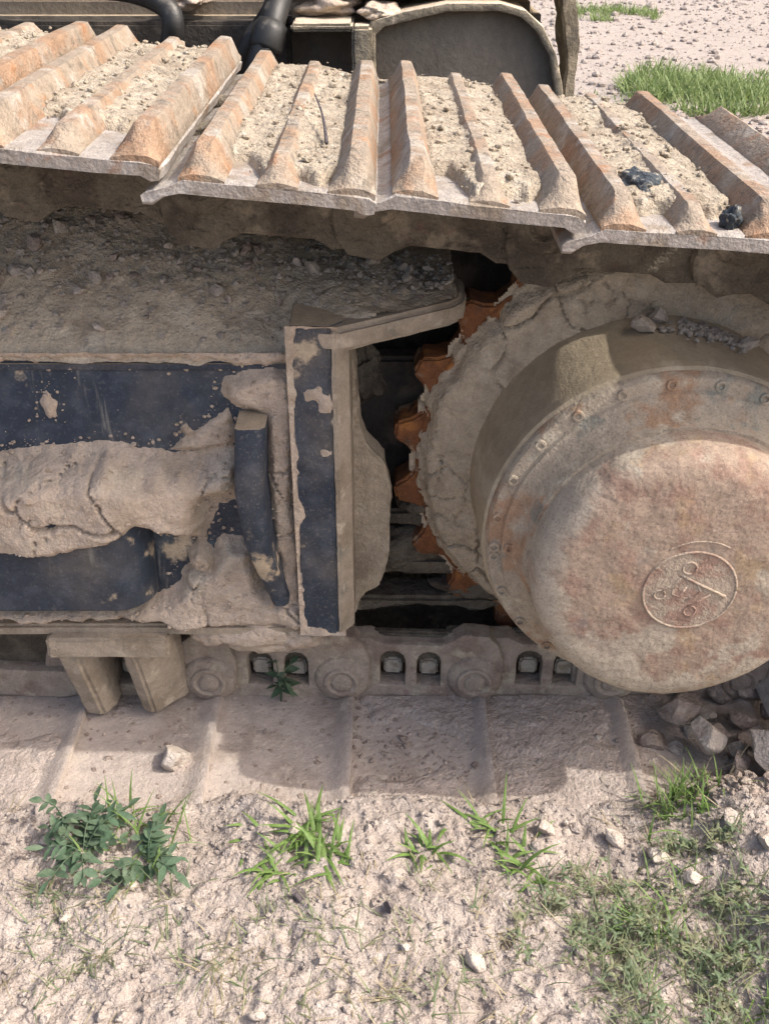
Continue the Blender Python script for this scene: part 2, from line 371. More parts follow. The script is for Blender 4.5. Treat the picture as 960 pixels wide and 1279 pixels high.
gnd = link('ground', gridmesh('ground', GX, GY, ground_z(GX, GY)), M['soil'])
prop(gnd, 'pale sandy churned soil all round the machine', kind='structure')
GZ = ground_z(GX, GY)
def gz(x, y):
    i = int(np.clip(np.searchsorted(gx, x), 1, len(gx)-1)); j = int(np.clip(np.searchsorted(gy, y), 1, len(gy)-1))
    u = (x - gx[i-1])/(gx[i] - gx[i-1]); v = (y - gy[j-1])/(gy[j] - gy[j-1])
    return float((GZ[i-1, j-1]*(1-u) + GZ[i, j-1]*u)*(1-v) + (GZ[i-1, j]*(1-u) + GZ[i, j]*u)*v)

# ================================================================== EXCAVATOR
EX = link('excavator', None)
prop(EX, 'muddy crawler excavator undercarriage with navy track frame and rusty final drive', 'excavator')

# ---- track shoe: local x along the track, y across, z outward (grousers up)
SW = .62
def shoe_plate(name, seed):
    prof = [(-.108, -.019), (-.103, -.014), (-.094, -.012), (-.084, -.009), (-.072, 0), (-.03, 0), (0, 0), (.03, 0), (.06, 0), (.083, 0), (.095, -.001), (.102, -.006),
            (.100, -.017), (.092, -.019), (.083, -.0145), (.04, -.0145), (-.02, -.0145), (-.074, -.0145), (-.088, -.019), (-.098, -.0265), (-.107, -.0265)]
    ys = [0, .003, .008] + list(np.linspace(.02, SW-.02, 34)) + [SW-.008, SW-.003, SW]
    P = np.array(prof); cen = P.mean(0); v = []
    for i, y in enumerate(ys):
        k = 1.0
        q = P.copy()
        if i in (0, len(ys)-1): q[:, 1] = q[:, 1]*.82 - .002; 
        e = fbm(q[:, 0]*0 + y, q[:, 0], seed, 22, 3, seed) * .0022
        q[:, 0] += e * np.sign(q[:, 0]); q[:, 1] += fbm(q[:, 0], q[:, 0]*0 + y, 0, 45, 3, seed+3) * .0012
        yj = y + (fbm(q[:, 0], q[:, 1], 0, 30, 3, seed+8) * .005 if i < 3 else 0)
        v += [(a, b, c) for a, b, c in zip(q[:, 0], np.broadcast_to(yj, len(q)), q[:, 1])]
    n = len(prof); f = [tuple(range(n-1, -1, -1)), tuple((len(ys)-1)*n + i for i in range(n))]
    for i in range(len(ys)-1):
        for j in range(n): f.append((i*n+j, i*n+(j+1) % n, (i+1)*n+(j+1) % n, (i+1)*n+j))
    me = npmesh(name, v, f, True)
    bm = bmesh.new(); bm.from_mesh(me); bmesh.ops.recalc_face_normals(bm, faces=bm.faces); bm.to_mesh(me); bm.free()
    me.shade_smooth(); me.set_sharp_from_angle(angle=R(42)); me.update()
    return me
def grouser_mesh(name, xb0, xb1, xt0, xt1, h, seed):
    ys = [.001, .0025, .010, .020, .0275, .030, .034, .042] + list(np.linspace(.06, SW-.06, 36)) + [SW-.03, SW-.012, SW-.001]
    v = []
    for y in ys:
        e = min(y, SW-y); k = .16 + .84 * min(1, max(0, (e - .002)/.027))
        hh = h * k * (1 + .04*float(fbm(y, seed*1.7, 0, 9, 3, seed))) ; w = .0014*float(fbm(y, seed*2.3, 0, 18, 3, seed+4))
        c = (xt0 + xt1)/2 + w; hw = (xt1-xt0)/2
        sec = [(xb0, -.004), (xb0, .0005), (xb0*.07 + (c-hw)*.93, hh*.90), (c-hw*.90, hh*.985), (c, hh), (c+hw*.90, hh*.985), (xb1*.07 + (c+hw)*.93, hh*.90), (xb1, .0005), (xb1, -.004)]
        for a, b in sec:
            j = .0006*float(fbm(a*3, y, b*3, 60, 2, seed+9)); v.append((a + j, y, b + j))
    n = 9; f = [tuple(range(n-1, -1, -1)), tuple((len(ys)-1)*n+i for i in range(n))]
    for i in range(len(ys)-1):
        for j in range(n): f.append((i*n+j, i*n+(j+1) % n, (i+1)*n+(j+1) % n, (i+1)*n+j))
    me = npmesh(name, v, f, True)
    bm = bmesh.new(); bm.from_mesh(me); bmesh.ops.recalc_face_normals(bm, faces=bm.faces); bm.to_mesh(me); bm.free()
    me.shade_smooth(); me.set_sharp_from_angle(angle=R(38)); me.update()
    return me
GR = [(-.0755, -.034, -.063, -.048, .028), (-.006, .031, .006, .019, .020), (.058, .1005, .074, .090, .028)]
plates = [shoe_plate('track_shoe', s) for s in (1, 2)]
grousers = [[grouser_mesh('grouser', *g, seed=s*10+i) for i, g in enumerate(GR)] for s in (1, 2)]
for p in plates: p.materials.append(M['shoe'])
for gg in grousers:
    for g in gg: g.materials.append(M['grouser'])
plates_low = [p.copy() for p in plates]
for p in plates_low: p.materials.clear(); p.materials.append(M['shoe_low'])
def shoe_dirt(seed, start, thick):
    xs = np.linspace(-.094, .100, 78); ys = np.linspace(.004, SW-.004, 230)
    X, Y = np.meshgrid(xs, ys, indexing='ij')
    sx = np.interp(X, [-.094, -.08, -.04, -.02, 0, .03, .05, .07, .10], [start[0]+.14, start[0]+.10, start[0], start[0], start[1]-.01, start[1]+.01, start[1], start[1]+.03, start[1]+.22])
    m = sstep(-.006, .016, Y - sx + .026*fbm(X, Y, 0, 28, 4, seed))
    back = 1 - .7*sstep(SW-.05, SW, Y)
    prof = np.interp(X, [-.094, -.082, -.07, -.05, -.036, .0, .015, .03, .062, .08, .10], [-.02, -.02, -.004, .006, .012, .013, .016, .014, .011, .0, -.02])
    H = (prof*thick*1.15*(.75 + .35*fbm(X, Y, 0, 12, 3, seed+2)) + .0035*fbm(X, Y, 0, 45, 4, seed+3) + .003*np.abs(fbm(X, Y, 0, 120, 3, seed+4))) * back
    Z = -.006 + m*(.006 + H)
    me = gridmesh('packed_dirt', X, Y, Z, Z > -.0045)
    me.materials.append(M['shoe_dirt']); return me
def add_shoe(x, z, tilt, var, dirt=None, low=False, y=0, parts=True):
    o = link('track_shoe', (plates_low if low else plates)[var], None, EX)
    o.location = (x, y, z); o.rotation_euler = (0, tilt, 0)
    if parts:
        for g in grousers[var]: link('grouser', g, None, o)
    if dirt:
        me = shoe_dirt(*dirt); link('packed_dirt', me, None, o)
        _r = np.random.RandomState(dirt[0]); nv = len(me.vertices); co = np.empty(nv*3, np.float32); me.vertices.foreach_get('co', co); co = co.reshape(-1, 3)
        co = co[co[:, 2] > -.002]; ii = _r.randint(0, len(co), 700); sz = .0006 + .0040*_r.rand(700)**5
        p_ = co[ii] + np.stack([_r.normal(0, .004, 700), _r.normal(0, .012, 700), sz*.3], 1)
        scatter('crumbs', np.concatenate([p_, sz[:, None]], 1), None, 'shoe_dirt', dirt[0], o)
    return o
# ---- track link, same local frame (pin boss towards -x)
def link_meshes(wins=True):
    out = ([(.128, -.118), (.150, -.100), (.158, -.07), (.158, -.02), (.15, -.0125)] + [(-.05, -.0125)]
           + arc(-.08, -.051, .0385, 80, 180, 6) + [(-.120, -.085), (-.112, -.112), (-.098, -.128), (-.062, -.131), (-.046, -.118), (-.03, -.110), (.05, -.110), (.07, -.120)])
    def win(c, w): return [(c-w/2, -.036), (c+w/2, -.036), (c+w/2, -.080)] + arc(c, -.080, w/2, 0, -180, 6)[1:]
    holes = [win(-.014, .034), win(.038, .036)] if wins else []
    return rough(plate('track_link', out, holes, .215, .246, .003), .0018, 45, 7, .012)
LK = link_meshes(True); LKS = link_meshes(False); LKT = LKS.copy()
LKL = rough(plate('track_link', [(.158, -.066), (.158, -.016), (-.05, -.016), (-.118, -.03), (-.118, -.066)], [], .213, .246, .004), .0012, 40, 6, .02)
RAIL = box('rail', -.12, .158, .234, .246, -.118, -.060, .003)
for m_ in (LK, LKS, LKL): m_.materials.append(M['link'])
for m_ in (LKT, RAIL): m_.materials.append(M['link_dark'])  # darker copy; shade under the top shoes is put into the colour
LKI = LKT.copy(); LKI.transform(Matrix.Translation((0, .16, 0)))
pin_me = lathe('pin', [(.0005, .2010), (.012, .2015), (.0135, .2025), (.0145, .205), (.0155, .2055), (.021, .2020), (.0245, .2030), (.0260, .2065), (.031, .2075), (.0365, .2100), (.0400, .215), (.0405, .225)], (-.08, -.053), 28, .0012, 90, 3); pin_me.materials.append(M['link'])
pin_dark = pin_me.copy(); pin_dark.materials.clear(); pin_dark.materials.append(M['link_dark'])
nut_me = prism('bolt', [(-.013, -.045), (.013, -.045), (.0135, -.066), (.009, -.073), (-.009, -.073), (-.0135, -.066)], .229, .25, 'y', .003); nut_me.materials.append(M['steel'])
def add_link(x, z, tilt, wins=True, inner=True, bolts=True):
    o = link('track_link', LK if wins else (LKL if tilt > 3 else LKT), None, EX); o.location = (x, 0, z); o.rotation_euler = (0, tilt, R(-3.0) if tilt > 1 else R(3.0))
    if wins or tilt < 3: link('pin', pin_me if wins else pin_dark, None, o)
    else: link('rail', RAIL, None, o)
    if wins: link('rail', RAIL, None, o)
    if wins and bolts:
        for c in (-.014, .038):
            b = link('bolt', nut_me, None, o); b.location = (c, 0, 0)
    if inner:
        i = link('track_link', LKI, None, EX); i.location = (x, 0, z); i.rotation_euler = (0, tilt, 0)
# top run: (x, z of plate top, tilt), left to right, then round the sprocket
TOP = [(-.678, .872, .10), (-.488, .860, .09), (-.298, .842, .10), (-.108, .812, .090), (.082, .797, .115), (.272, .770, .060)]
DIRT = [((.03, .03), 1.0, 41), ((.10, .12), 1.0, 42), ((.13, .10), 1.0, 43), ((.075, .02), 1.15, 44), ((.085, .012), 1.1, 45), ((.055, .05), 1.2, 46)]
for k, (x, z, t) in enumerate(TOP):
    add_shoe(x, z, t, k % 2, (DIRT[k][2], DIRT[k][0], DIRT[k][1]))
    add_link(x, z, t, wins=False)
for k, phi in enumerate((28, 63, 98, 133)):
    a = R(phi); rr = .383
    x, z = HUB[0] + rr*math.sin(a), HUB[2] + rr*math.cos(a)
    add_shoe(x, z, a, k % 2, (47, (.02, .02), 1.0) if k == 0 else None)
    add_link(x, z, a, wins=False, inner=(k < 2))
# bottom run lying on the ground
for k in range(-3, 5):
    x = -.152 + .19*k + (.006 if k == 2 else 0)
    add_shoe(x, .008, PI, k % 2, low=True, parts=False)
    add_link(x, .008, PI, wins=(k > -2))

# ---- track frame
FR = link('track_frame', prism('track_frame', [(.17, .19), (.17, .572), (.178, .584), (.30, .655), (.46, .655), (.46, .19)], -1.7, -.085, 'x', .004), M['navy'], EX)
FR.data.transform(Matrix.Rotation(0, 4, 'Y'))
link('upper_ledge', box('upper_ledge', -1.7, -.108, .1655, .19, .560, .572, .003), M['navy_dusty'], FR)
link('bottom_flange', box('bottom_flange', -1.7, -.10, .150, .30, .186, .204, .004), M['dusty_steel'], FR)
# rounded pad welded to the side
padplan = [(-1.7, .19), (-1.7, .114), (-.340, .114)] + [(-.340 + .047*math.sin(R(a)), .161 - .047*math.cos(R(a))) for a in range(10, 91, 10)] + [(-.293, .19)]
link('side_pad', prism('side_pad', padplan, .252, .41, 'z', .004), M['navy'], FR)
# curved rib
rp = []
for i in range(15):
    t = i/14; z = .508 - .258*t; xo = float(np.interp(t, [0, .3, .6, .85, 1], [-.171, -.1745, -.167, -.153, -.142])); rp.append((xo, z))
me = bpy.data.meshes.new('curved_rib'); v = []; f = []
for i, (xo, z) in enumerate(rp):
    t = i/14; yf = .130 - .030*math.sin(PI*min(1, .12 + t*.95)); w = .0345 - .015*t*t
    v += [(xo, .175, z), (xo, yf+.004, z), (xo+.004, yf, z), (xo+w-.006, yf+.001, z), (xo+w, yf+.007, z), (xo+w, .175, z)]
for i in range(14):
    for j in range(5): f.append((i*6+j, i*6+j+1, (i+1)*6+j+1, (i+1)*6+j))
f += [tuple(range(6)), tuple(14*6+j for j in range(5, -1, -1))]
rib = npmesh('curved_rib', v, f, True); rib.set_sharp_from_angle(angle=R(50))
link('curved_rib', rib, M['navy_dusty'], FR)
# end plate with a chamfered edge
ep = prism('end_plate', [(-.106, .143), (-.062, .140), (-.045, .158), (-.043, .30), (-.106, .30)], .196, .624, 'z', .002)
link('end_plate', ep, M['navy_dusty'], FR)
ed = prism('end_plate_edge', [(-.0605, .1405), (-.055, .139), (-.040, .156), (-.040, .26), (-.0445, .26), (-.0445, .157)], .200, .618, 'z', .0015)
link('end_plate_edge', rough(ed, .0015, 60, 3, .012), M['dusty_steel'], FR)
# shelf over the end plate
sh = prism('shelf', [(-.104, .146), (-.052, .137), (.080, .222), (.093, .238), (.098, .262), (.095, .33), (-.104, .33)], .592, .622, 'z', .006, 3)
link('shelf', rough(sh, .0022, 45, 5, .014), M['dusty_steel'], FR)
# web behind the end plate, ragged with mud
wb = prism('rear_web', [(-.06, .60), (-.046, .58), (-.036, .53), (-.034, .47), (-.022, .425), (.000, .40), (.008, .35), (.006, .24), (-.004, .205), (-.03, .185), (-.046, .14), (-.06, .14)], .24, .29, 'y', .004)
link('rear_web', rough(wb, .010, 22, 6, .009), M['mud_top'], FR)
link('gap_shade_block', box('gap_shade_block', -.10, .12, .345, .38, .30, .50, .006), M['dark'], FR)  # dark block; the cavity's shade is put into its colour
link('gap_shade_plate', box('gap_shade_plate', -.10, .75, .43, .47, .04, .66, .01), M['dark'], FR)  # added dark plate; shade behind the sprocket is in its colour
link('bracket_bar', rough(box('bracket_bar', -.05, .11, .29, .33, .185, .215, .006), .009, 26, 12, .012), M['link_dark'], FR)
link('bracket_bar', rough(box('bracket_bar', -.02, .07, .30, .34, .265, .29, .006), .009, 26, 12, .012), M['link_dark'], FR)
link('bracket_bar', rough(box('bracket_bar', -.05, .26, .275, .33, .135, .158, .006), .009, 26, 12, .012), M['link_dark'], FR)
for i, (c_, r_) in enumerate([((.03, .31, .225), (.05, .03, .025)), ((.12, .30, .165), (.05, .03, .018)), ((-.03, .35, .47), (.03, .02, .045)), ((.055, .31, .30), (.035, .03, .03))]):
    link('mud_clump', blob('mud_clump', c_, r_, 61+i, .4), M['link_dark'], FR)
# track guard: two legs under the flange
def leg(plan, lo_shift, z0, z1):
    n = len(plan); cx = sum(p[0] for p in plan)/n
    v = [(cx + (a-cx)*.90 + lo_shift[0], min(b + lo_shift[1], .2125), z0) for a, b in plan] + [(a, b, z1) for a, b in plan]
    f = [tuple(range(n-1, -1, -1)), tuple(range(n, 2*n))] + [(i, (i+1) % n, (i+1) % n+n, i+n) for i in range(n)]
    me = npmesh('guard_leg', v, f, False)
    bm = bmesh.new(); bm.from_mesh(me); bmesh.ops.recalc_face_normals(bm, faces=bm.faces); bm.to_mesh(me); bm.free()
    return rough(bev(me, .005, 2), .002, 50, 4, .012)
G = link('track_guard', box('track_guard', -.445, -.285, .134, .212, .160, .192, .004), M['dusty_steel'], FR)
rough(G.data, .002, 50, 8, .014)
link('track_guard', leg([(-.440, .140), (-.408, .133), (-.394, .158), (-.391, .2125), (-.440, .2125)], (.014, .030), .030, .172), M['dusty_steel'], FR)
link('track_guard', leg([(-.352, .140), (-.331, .132), (-.288, .172), (-.284, .2125), (-.352, .2125)], (.006, .034), .033, .172), M['dusty_steel'], FR)
link('track_roller', lathe('track_roller', [(.001, .236), (.03, .235), (.034, .232), (.055, .231), (.058, .235), (.066, .24), (.066, .26), (.05, .262), (.05, .40)], (-.535, .182), 48, .0015, 50), M['dusty_steel'], EX)

# ---- mud caked on the side of the frame (height off the face at y = .17)
xs = np.arange(-.66, -.098, .0026); zs = np.arange(.176, .585, .0026)
X, Z = np.meshgrid(xs, zs, indexing='ij')
n1 = fbm(X, Z, 0, 26, 4, 61); n2 = fbm(X, Z, 0, 70, 4, 62); n3 = fbm(X, Z, 0, 9, 3, 63)
def reg(poly, T, w, wob=.008, body=.2):
    d = sdpoly(X, Z, poly) + wob*n1 + wob*.5*n2
    return T * sstep(0, w, d) * (1 + body*n3) + np.clip(d*.9 - .0012, -.02, 0)*(d < .0013)
bulge = [(-.70, .452), (-.47, .452), (-.41, .462), (-.33, .468), (-.285, .455), (-.225, .448), (-.20, .462), (-.165, .46), (-.160, .40), (-.185, .385), (-.208, .385), (-.218, .355), (-.228, .330), (-.262, .330), (-.295, .345), (-.335, .325), (-.38, .322), (-.44, .312), (-.50, .312), (-.70, .30)]
low1 = [(-.70, .236), (-.36, .238), (-.285, .247), (-.268, .262), (-.262, .29), (-.225, .297), (-.205, .335), (-.165, .33), (-.15, .26), (-.12, .25), (-.09, .22), (-.09, .19), (-.26, .19), (-.30, .199), (-.70, .199)]
right = [(-.185, .552), (-.155, .565), (-.125, .57), (-.095, .56), (-.100, .48), (-.106, .40), (-.098, .30), (-.098, .17), (-.15, .17), (-.143, .30), (-.148, .40), (-.145, .505), (-.175, .512), (-.19, .53)]
topd = [(-.70, .595), (-.09, .595), (-.09, .565), (-.16, .560), (-.22, .571), (-.30, .574), (-.45, .572), (-.55, .568), (-.70, .566)]
spots = [[(-.405, .52), (-.395, .535), (-.385, .52), (-.390, .50), (-.398, .502)], [(-.245, .485), (-.235, .495), (-.225, .48), (-.235, .468)], [(-.2, .5), (-.185, .51), (-.17, .47), (-.2, .46), (-.26, .455), (-.25, .465)]]
TB = np.interp(X, [-.7, -.33, -.26, -.20, -.15], [.068, .068, .050, .034, .026])
H = reg(bulge, TB, .036, .008, .28)
H = np.maximum(H, reg(low1, .024, .020, .007, .45))
H = np.maximum(H, reg(right, .017, .016, .006, .4))
H = np.maximum(H, reg(topd, .008, .012, .010, .3))
for s_ in spots: H = np.maximum(H, reg(s_, .006, .008, .006))
H = np.maximum(H, reg([(-.255, .31), (-.235, .33), (-.215, .31), (-.22, .285), (-.245, .29)], .024, .01, .004))
scal = .010*np.abs(np.sin(X*62 + 1.2*n1)); 
H = H + .0022*n2 + .004*n1*(H > .02) + .016*np.abs(fbm(X, Z, 0, 11, 2, 69))*sstep(.015, .03, H)
H = H + .0035*(np.floor(fbm(X + .01*n2, Z + .01*n1, 0, 13, 3, 66)*3.2))*.33*sstep(.012, .03, H) + .0022*np.abs(fbm(X, Z, 0, 170, 3, 64))
ck = cracks(X, Z, .085, 5, .0032) * sstep(-.2, .2, fbm(X, Z, 0, 11, 2, 77))
ck2 = cracks(X, Z, .04, 9, .0022) * sstep(.3, .55, fbm(X, Z, 0, 9, 2, 78))
H = H - np.where(H > .012, 1, 0) * (ck*.016 + ck2*.007)
hole = sdpoly(X, Z, [(-.213, .365), (-.198, .388), (-.170, .385), (-.168, .35), (-.172, .335), (-.20, .335), (-.212, .345)])
H = np.where(hole > 0, np.minimum(H, .008 - .01*sstep(0, .01, hole)), H)
me = gridmesh('caked_mud', X, .1695 - H, Z, H > -.004, True)
link('caked_mud', me, M['mud'], FR)
_r = np.random.RandomState(8); w_ = ((H > -.0125) & (H < .03)).astype(float) + .25*(H >= .03); w_[H < -.0125] = .012
ii = _r.choice(H.size, 2600, p=(w_/w_.sum()).ravel()); sz = .0006 + .0026*_r.rand(2600)**4
scatter('crumbs', np.stack([X.ravel()[ii], .1695 - np.maximum(H.ravel()[ii], 0) - sz*.3, Z.ravel()[ii], sz], 1), None, 'mud', 9, FR)
X2, Z2 = np.meshgrid(np.arange(-.110, -.050, .0022), np.arange(.196, .626, .0022), indexing='ij')
d2 = np.maximum.reduce([-.1025 - X2 + .016*fbm(X2, Z2, 0, 18, 5, 141), .203 - Z2 + .030*fbm(X2, Z2, 0, 26, 4, 142), Z2 - .622 + .030*fbm(X2, Z2, 0, 24, 4, 143), .045*fbm(X2, Z2, 0, 15, 4, 145) - .019])
H2 = np.where(d2 > 0, .0035*sstep(0, .006, d2) + .0015*fbm(X2, Z2, 0, 120, 3, 144)*sstep(0, .004, d2), np.maximum(d2, -.004))
link('caked_mud', gridmesh('caked_mud', X2, .1425 - (X2 + .106)*.068 - H2, Z2, H2 > -.0035), M['mud'], FR)
# mud hanging below the flange
for i, (c, r_) in enumerate([((-.165, .172, .176), (.07, .026, .028)), ((-.235, .176, .178), (.03, .022, .022)), ((-.115, .17, .178), (.035, .024, .022))]):
    link('caked_mud', blob('caked_mud', c, r_, 5+i), M['mud'], FR)

# ---- dirt on the sloping top of the frame
xs = np.arange(-.80, .10, .0035); ys = np.arange(.1635, .47, .0035)
X, Y = np.meshgrid(xs, ys, indexing='ij')
zb = np.interp(X, [-.8, -.25, -.08, .1], [.705, .70, .655, .625]); zf = np.interp(X, [-.8, -.12, -.06, .1], [.583, .578, .618, .620])
t = np.clip((Y - .165) / .165, 0, 1.4)
Zt = zf + (zb - zf)*np.minimum(t, 1)**.9 + .012*fbm(X, Y, 0, 11, 3, 81) + .005*fbm(X, Y, 0, 60, 4, 82) + .004*np.abs(fbm(X, Y, 0, 120, 3, 83))*sstep(.2, .5, t)
Zt = Zt - .006*sstep(.014, .0, Y - .1635 - .006*fbm(X, Y, 0, 25, 3, 84))
shelf_edge = np.interp(X, [-.8, -.06, -.052, .08, .098], [.15, .15, .140, .224, .262])
Zt = np.where(Y < shelf_edge + .006, Zt - .03, Zt); Zt = Zt - sstep(.085, .098, X)*.03
Zt -= cracks(X, Y, .09, 15, .003)*.006*sstep(0, .3, fbm(X, Y, 0, 7, 2, 85))
me = gridmesh('dirt_layer', X, Y, Zt, ~((X > -.058) & (Y < shelf_edge + .012)) & (X < .084)); link('dirt_layer', me, M['mud_top'], FR)
def topz(x, y):
    i = min(max(int(round((x+.80)/.0035)), 0), X.shape[0]-1); j = min(max(int(round((y-.1635)/.0035)), 0), X.shape[1]-1); return float(Zt[i, j])
TOPZ = Zt.copy()

# ---- sprocket and final drive
cx, cz = HUB[0], HUB[2]
SP = link('sprocket', lathe('sprocket', [(.10, .275), (.285, .275), (.289, .279), (.289, .325), (.285, .33), (.10, .33)], (cx, cz), 84, .0015, 40), M['sprocket'], EX)
tooth = prism('tooth', [(-.036, .280), (-.030, .291), (-.020, .302), (-.016, .312), (-.011, .320), (.011, .320), (.016, .312), (.020, .302), (.030, .291), (.036, .280)], .278, .328, 'y', .004)
tooth.materials.append(M['sprocket'])
for k in range(21):
    o = link('tooth', tooth, None, SP); o.location = (cx, 0, cz); o.rotation_euler = (0, R(360/21*k + 4), 0)
FD = link('final_drive', lathe('final_drive', [(.19, .282), (.240, .276), (.226, .262), (.2185, .245), (.2150, .20), (.2125, .125), (.2140, .118), (.2140, .104), (.210, .100), (.19, .100)], (cx, cz), 128, .0012, 24, 4), M['drum'], EX)
link('bolt_ring', lathe('bolt_ring', [(.15, .102), (.2105, .102), (.2105, .090), (.208, .086), (.1945, .083), (.1925, .078), (.189, .076), (.183, .073), (.177, .066), (.172, .056), (.169, .045), (.15, .045)], (cx, cz), 128, .0012, 40, 5), M['ring'], FD)
link('cover', lathe('cover', [(.15, .060), (.1655, .056), (.1655, .030), (.1650, .016), (.1630, .006), (.1585, -.0025), (.151, -.0085), (.142, -.0118), (.133, -.0130), (.08, -.0150), (.001, -.0155)], (cx, cz), 128, .0016, 26, 6), M['hub'], FD)
bolt_me = lathe('bolt', [(.0005, -.0015), (.0032, -.0015), (.0036, -.0045), (.0062, -.0045), (.0068, -.003), (.0068, .004)], (0, 0), 14, .0006, 200, 2); bolt_me.materials.append(M['ring'])
for k in range(24):
    a = R(k*15 + 6); o = link('bolt', bolt_me, None, FD); o.location = (cx + .2015*math.cos(a), .0865, cz + .2015*math.sin(a)); o.rotation_euler = (R(17)*math.sin(a)*0, 0, 0)
for a in (182, 181):
    o = link('bolt', bolt_me, None, FD); o.location = (cx + (.2015 - .017*(a == 181))*math.cos(R(a)), .0845 - .009*(a == 181), cz + (.2015 - .017*(a == 181))*math.sin(R(a)))
# raised emblem on the cover
ec = (.333, .380)
def torus(name, c, r, t, y, n=48, a0=0, a1=360):
    pts = [(c[0] + r*math.cos(R(a0+(a1-a0)*i/n)), y, c[1] + r*math.sin(R(a0+(a1-a0)*i/n))) for i in range(n+1)]
    return tube(name, pts, t, 8)
link('emblem_disc', lathe('emblem_disc', [(.0495, -.010), (.0495, -.0156), (.03, -.0160), (.0005, -.0162)], ec, 48, .0006, 60), M['emblem'], FD)
link('emblem_ring', torus('emblem_ring', ec, .0505, .0017, -.0150, 64), M['emblem'], FD)
def stroke(p, t=.002): link('emblem_mark', tube('emblem_mark', [(ec[0]+a, -.0154, ec[1]+b) for a, b in p], t*.8, 8), M['emblem'], FD)
stroke([(-.012, .0205), (.010, .0085), (.040, -.0075)], .0026)
stroke([(-.031, -.001), (-.024, .006), (-.018, .0035), (-.015, .0145), (-.010, .019)], .0021)
stroke([(-.018, .004), (-.019, -.004), (-.010, -.008), (-.004, .006)], .0019)
stroke([(.008, .008), (.012, -.001), (.004, -.009), (-.002, -.012)], .0022)
stroke([(.024, -.004), (.010, -.015), (-.001, -.022)], .0019)
for c_, r_ in (((-.004, .030), .0075), ((-.032, -.005), .006), ((.004, -.027), .0065)):
    link('emblem_mark', torus('emblem_mark', (ec[0]+c_[0], ec[1]+c_[1]), r_, .0015, -.0154, 20), M['emblem'], FD)
link('emblem_mark', torus('emblem_mark', (ec[0]+.005, ec[1]+.004), .060, .0014, -.0146, 20, 60, 125), M['emblem'], FD)
# cracked mud packed over the face of the sprocket
xs = np.arange(cx-.31, cx+.31, .0026); zs = np.arange(cz-.31, cz+.31, .0026)
X, Z = np.meshgrid(xs, zs, indexing='ij'); rr = np.hypot(X-cx, Z-cz)
d = .285 + .010*fbm(X, Z, 0, 24, 4, 91) + .004*fbm(X, Z, 0, 80, 3, 92) - rr
H = .020*sstep(0, .016, d) + .012*sstep(.27, .215, rr) + .006*fbm(X, Z, 0, 16, 4, 93) + .002*fbm(X, Z, 0, 90, 3, 94)
H = np.where(d < 0, H*.3 - .008*sstep(0, -.006, d), H)
H -= (cracks(X, Z, .075, 25, .0035)*sstep(-.1, .2, fbm(X, Z, 0, 8, 2, 95))*.012 + cracks(X, Z, .035, 26, .0025)*sstep(.1, .35, fbm(X, Z, 0, 8, 2, 96))*.006)
me = gridmesh('caked_mud', X, .274 - H, Z, (d > -.010) & (rr > .205)); link('caked_mud', me, M['mud_top'], SP)

# ---- car body behind the track
CB = link('car_body', box('car_body', -2.2, .27, 1.02, 2.6, .36, .86, .02), M['body'], EX)
dshape = [(-.030, .30), (-.030, .832), (-.022, .846), (.030, .860), (.10, .8725), (.185, .8725), (.225, .862), (.255, .838), (.278, .80), (.292, .755), (.300, .70), (.305, .30)]
inner = [(-.014, .32), (-.014, .826), (.0, .838), (.10, .8605), (.183, .8605), (.218, .852), (.245, .830), (.267, .796), (.280, .752), (.288, .70), (.293, .32)]
link('side_panel', plate('side_panel', dshape, [], .915, 1.03, .004), M['body'], CB)
link('panel_rim', rough(plate('panel_rim', dshape, [inner], .888, .916, .003), .0018, 50, 3, .02), M['body_rim'], CB)
link('panel_post', rough(box('panel_post', -.052, -.020, .86, .92, .32, .842, .005), .0025, 40, 4, .02), M['body_rim'], CB)
link('ledge', rough(box('ledge', -.148, -.050, .86, 1.03, .834, .846, .004), .0025, 50, 5, .015), M['body_rim'], CB)
link('ledge', rough(box('ledge', -.148, .30, .93, 1.4, .878, .90, .004), .003, 40, 6, .02), M['body_rim'], CB)
link('mud_clump', blob('mud_clump', (-.10, .98, .862), (.06, .05, .022), 31, .35), M['mud'], CB)
link('mud_clump', blob('mud_clump', (-.012, .93, .856), (.03, .04, .012), 32, .4), M['mud'], CB)
link('mud_clump', blob('mud_clump', (-.33, 1.0, .872), (.035, .04, .016), 36, .4), M['mud'], CB)
sp_ = prism('rear_edge', [(.300, .30), (.318, .30), (.333, .70), (.338, .80), (.322, .86), (.316, .90), (.285, .90), (.300, .84), (.312, .76)], .99, 1.06, 'y', .004)
link('rear_edge', rough(sp_, .012, 26, 8, .012), M['body_rim'], CB)
link('side_panel', box('side_panel', -2.2, -.16, .98, 1.04, .36, .835, .006), M['dark'], CB)  # dark sheet; shade of the recess is put into its colour
link('unseen_deck', box('unseen_deck', -2.6, .22, 1.0, 3.2, 1.12, 1.30, .02), M['dark'], EX)  # unseen deck of the machine, put in overhead to shade the car body
link('hydraulic_hose', tube('hydraulic_hose', spline([(-.62, 1.0, .90), (-.50, .93, .895), (-.40, .90, .888), (-.345, .88, .868), (-.335, .87, .84), (-.35, .89, .80), (-.37, .95, .76)]), .0175, 16), M['rubber'], EX)
link('hydraulic_hose', tube('hydraulic_hose', spline([(-.165, .98, .93), (-.168, .93, .885), (-.176, .89, .855), (-.185, .87, .825), (-.20, .86, .79), (-.215, .87, .74)]), .021, 16), M['rubber'], EX)
link('hose_fitting', tube('hose_fitting', [(-.180, .882, .842), (-.183, .875, .832), (-.19, .868, .812), (-.192, .866, .806)], [.026, .028, .028, .025], 8), M['rubber'], EX)
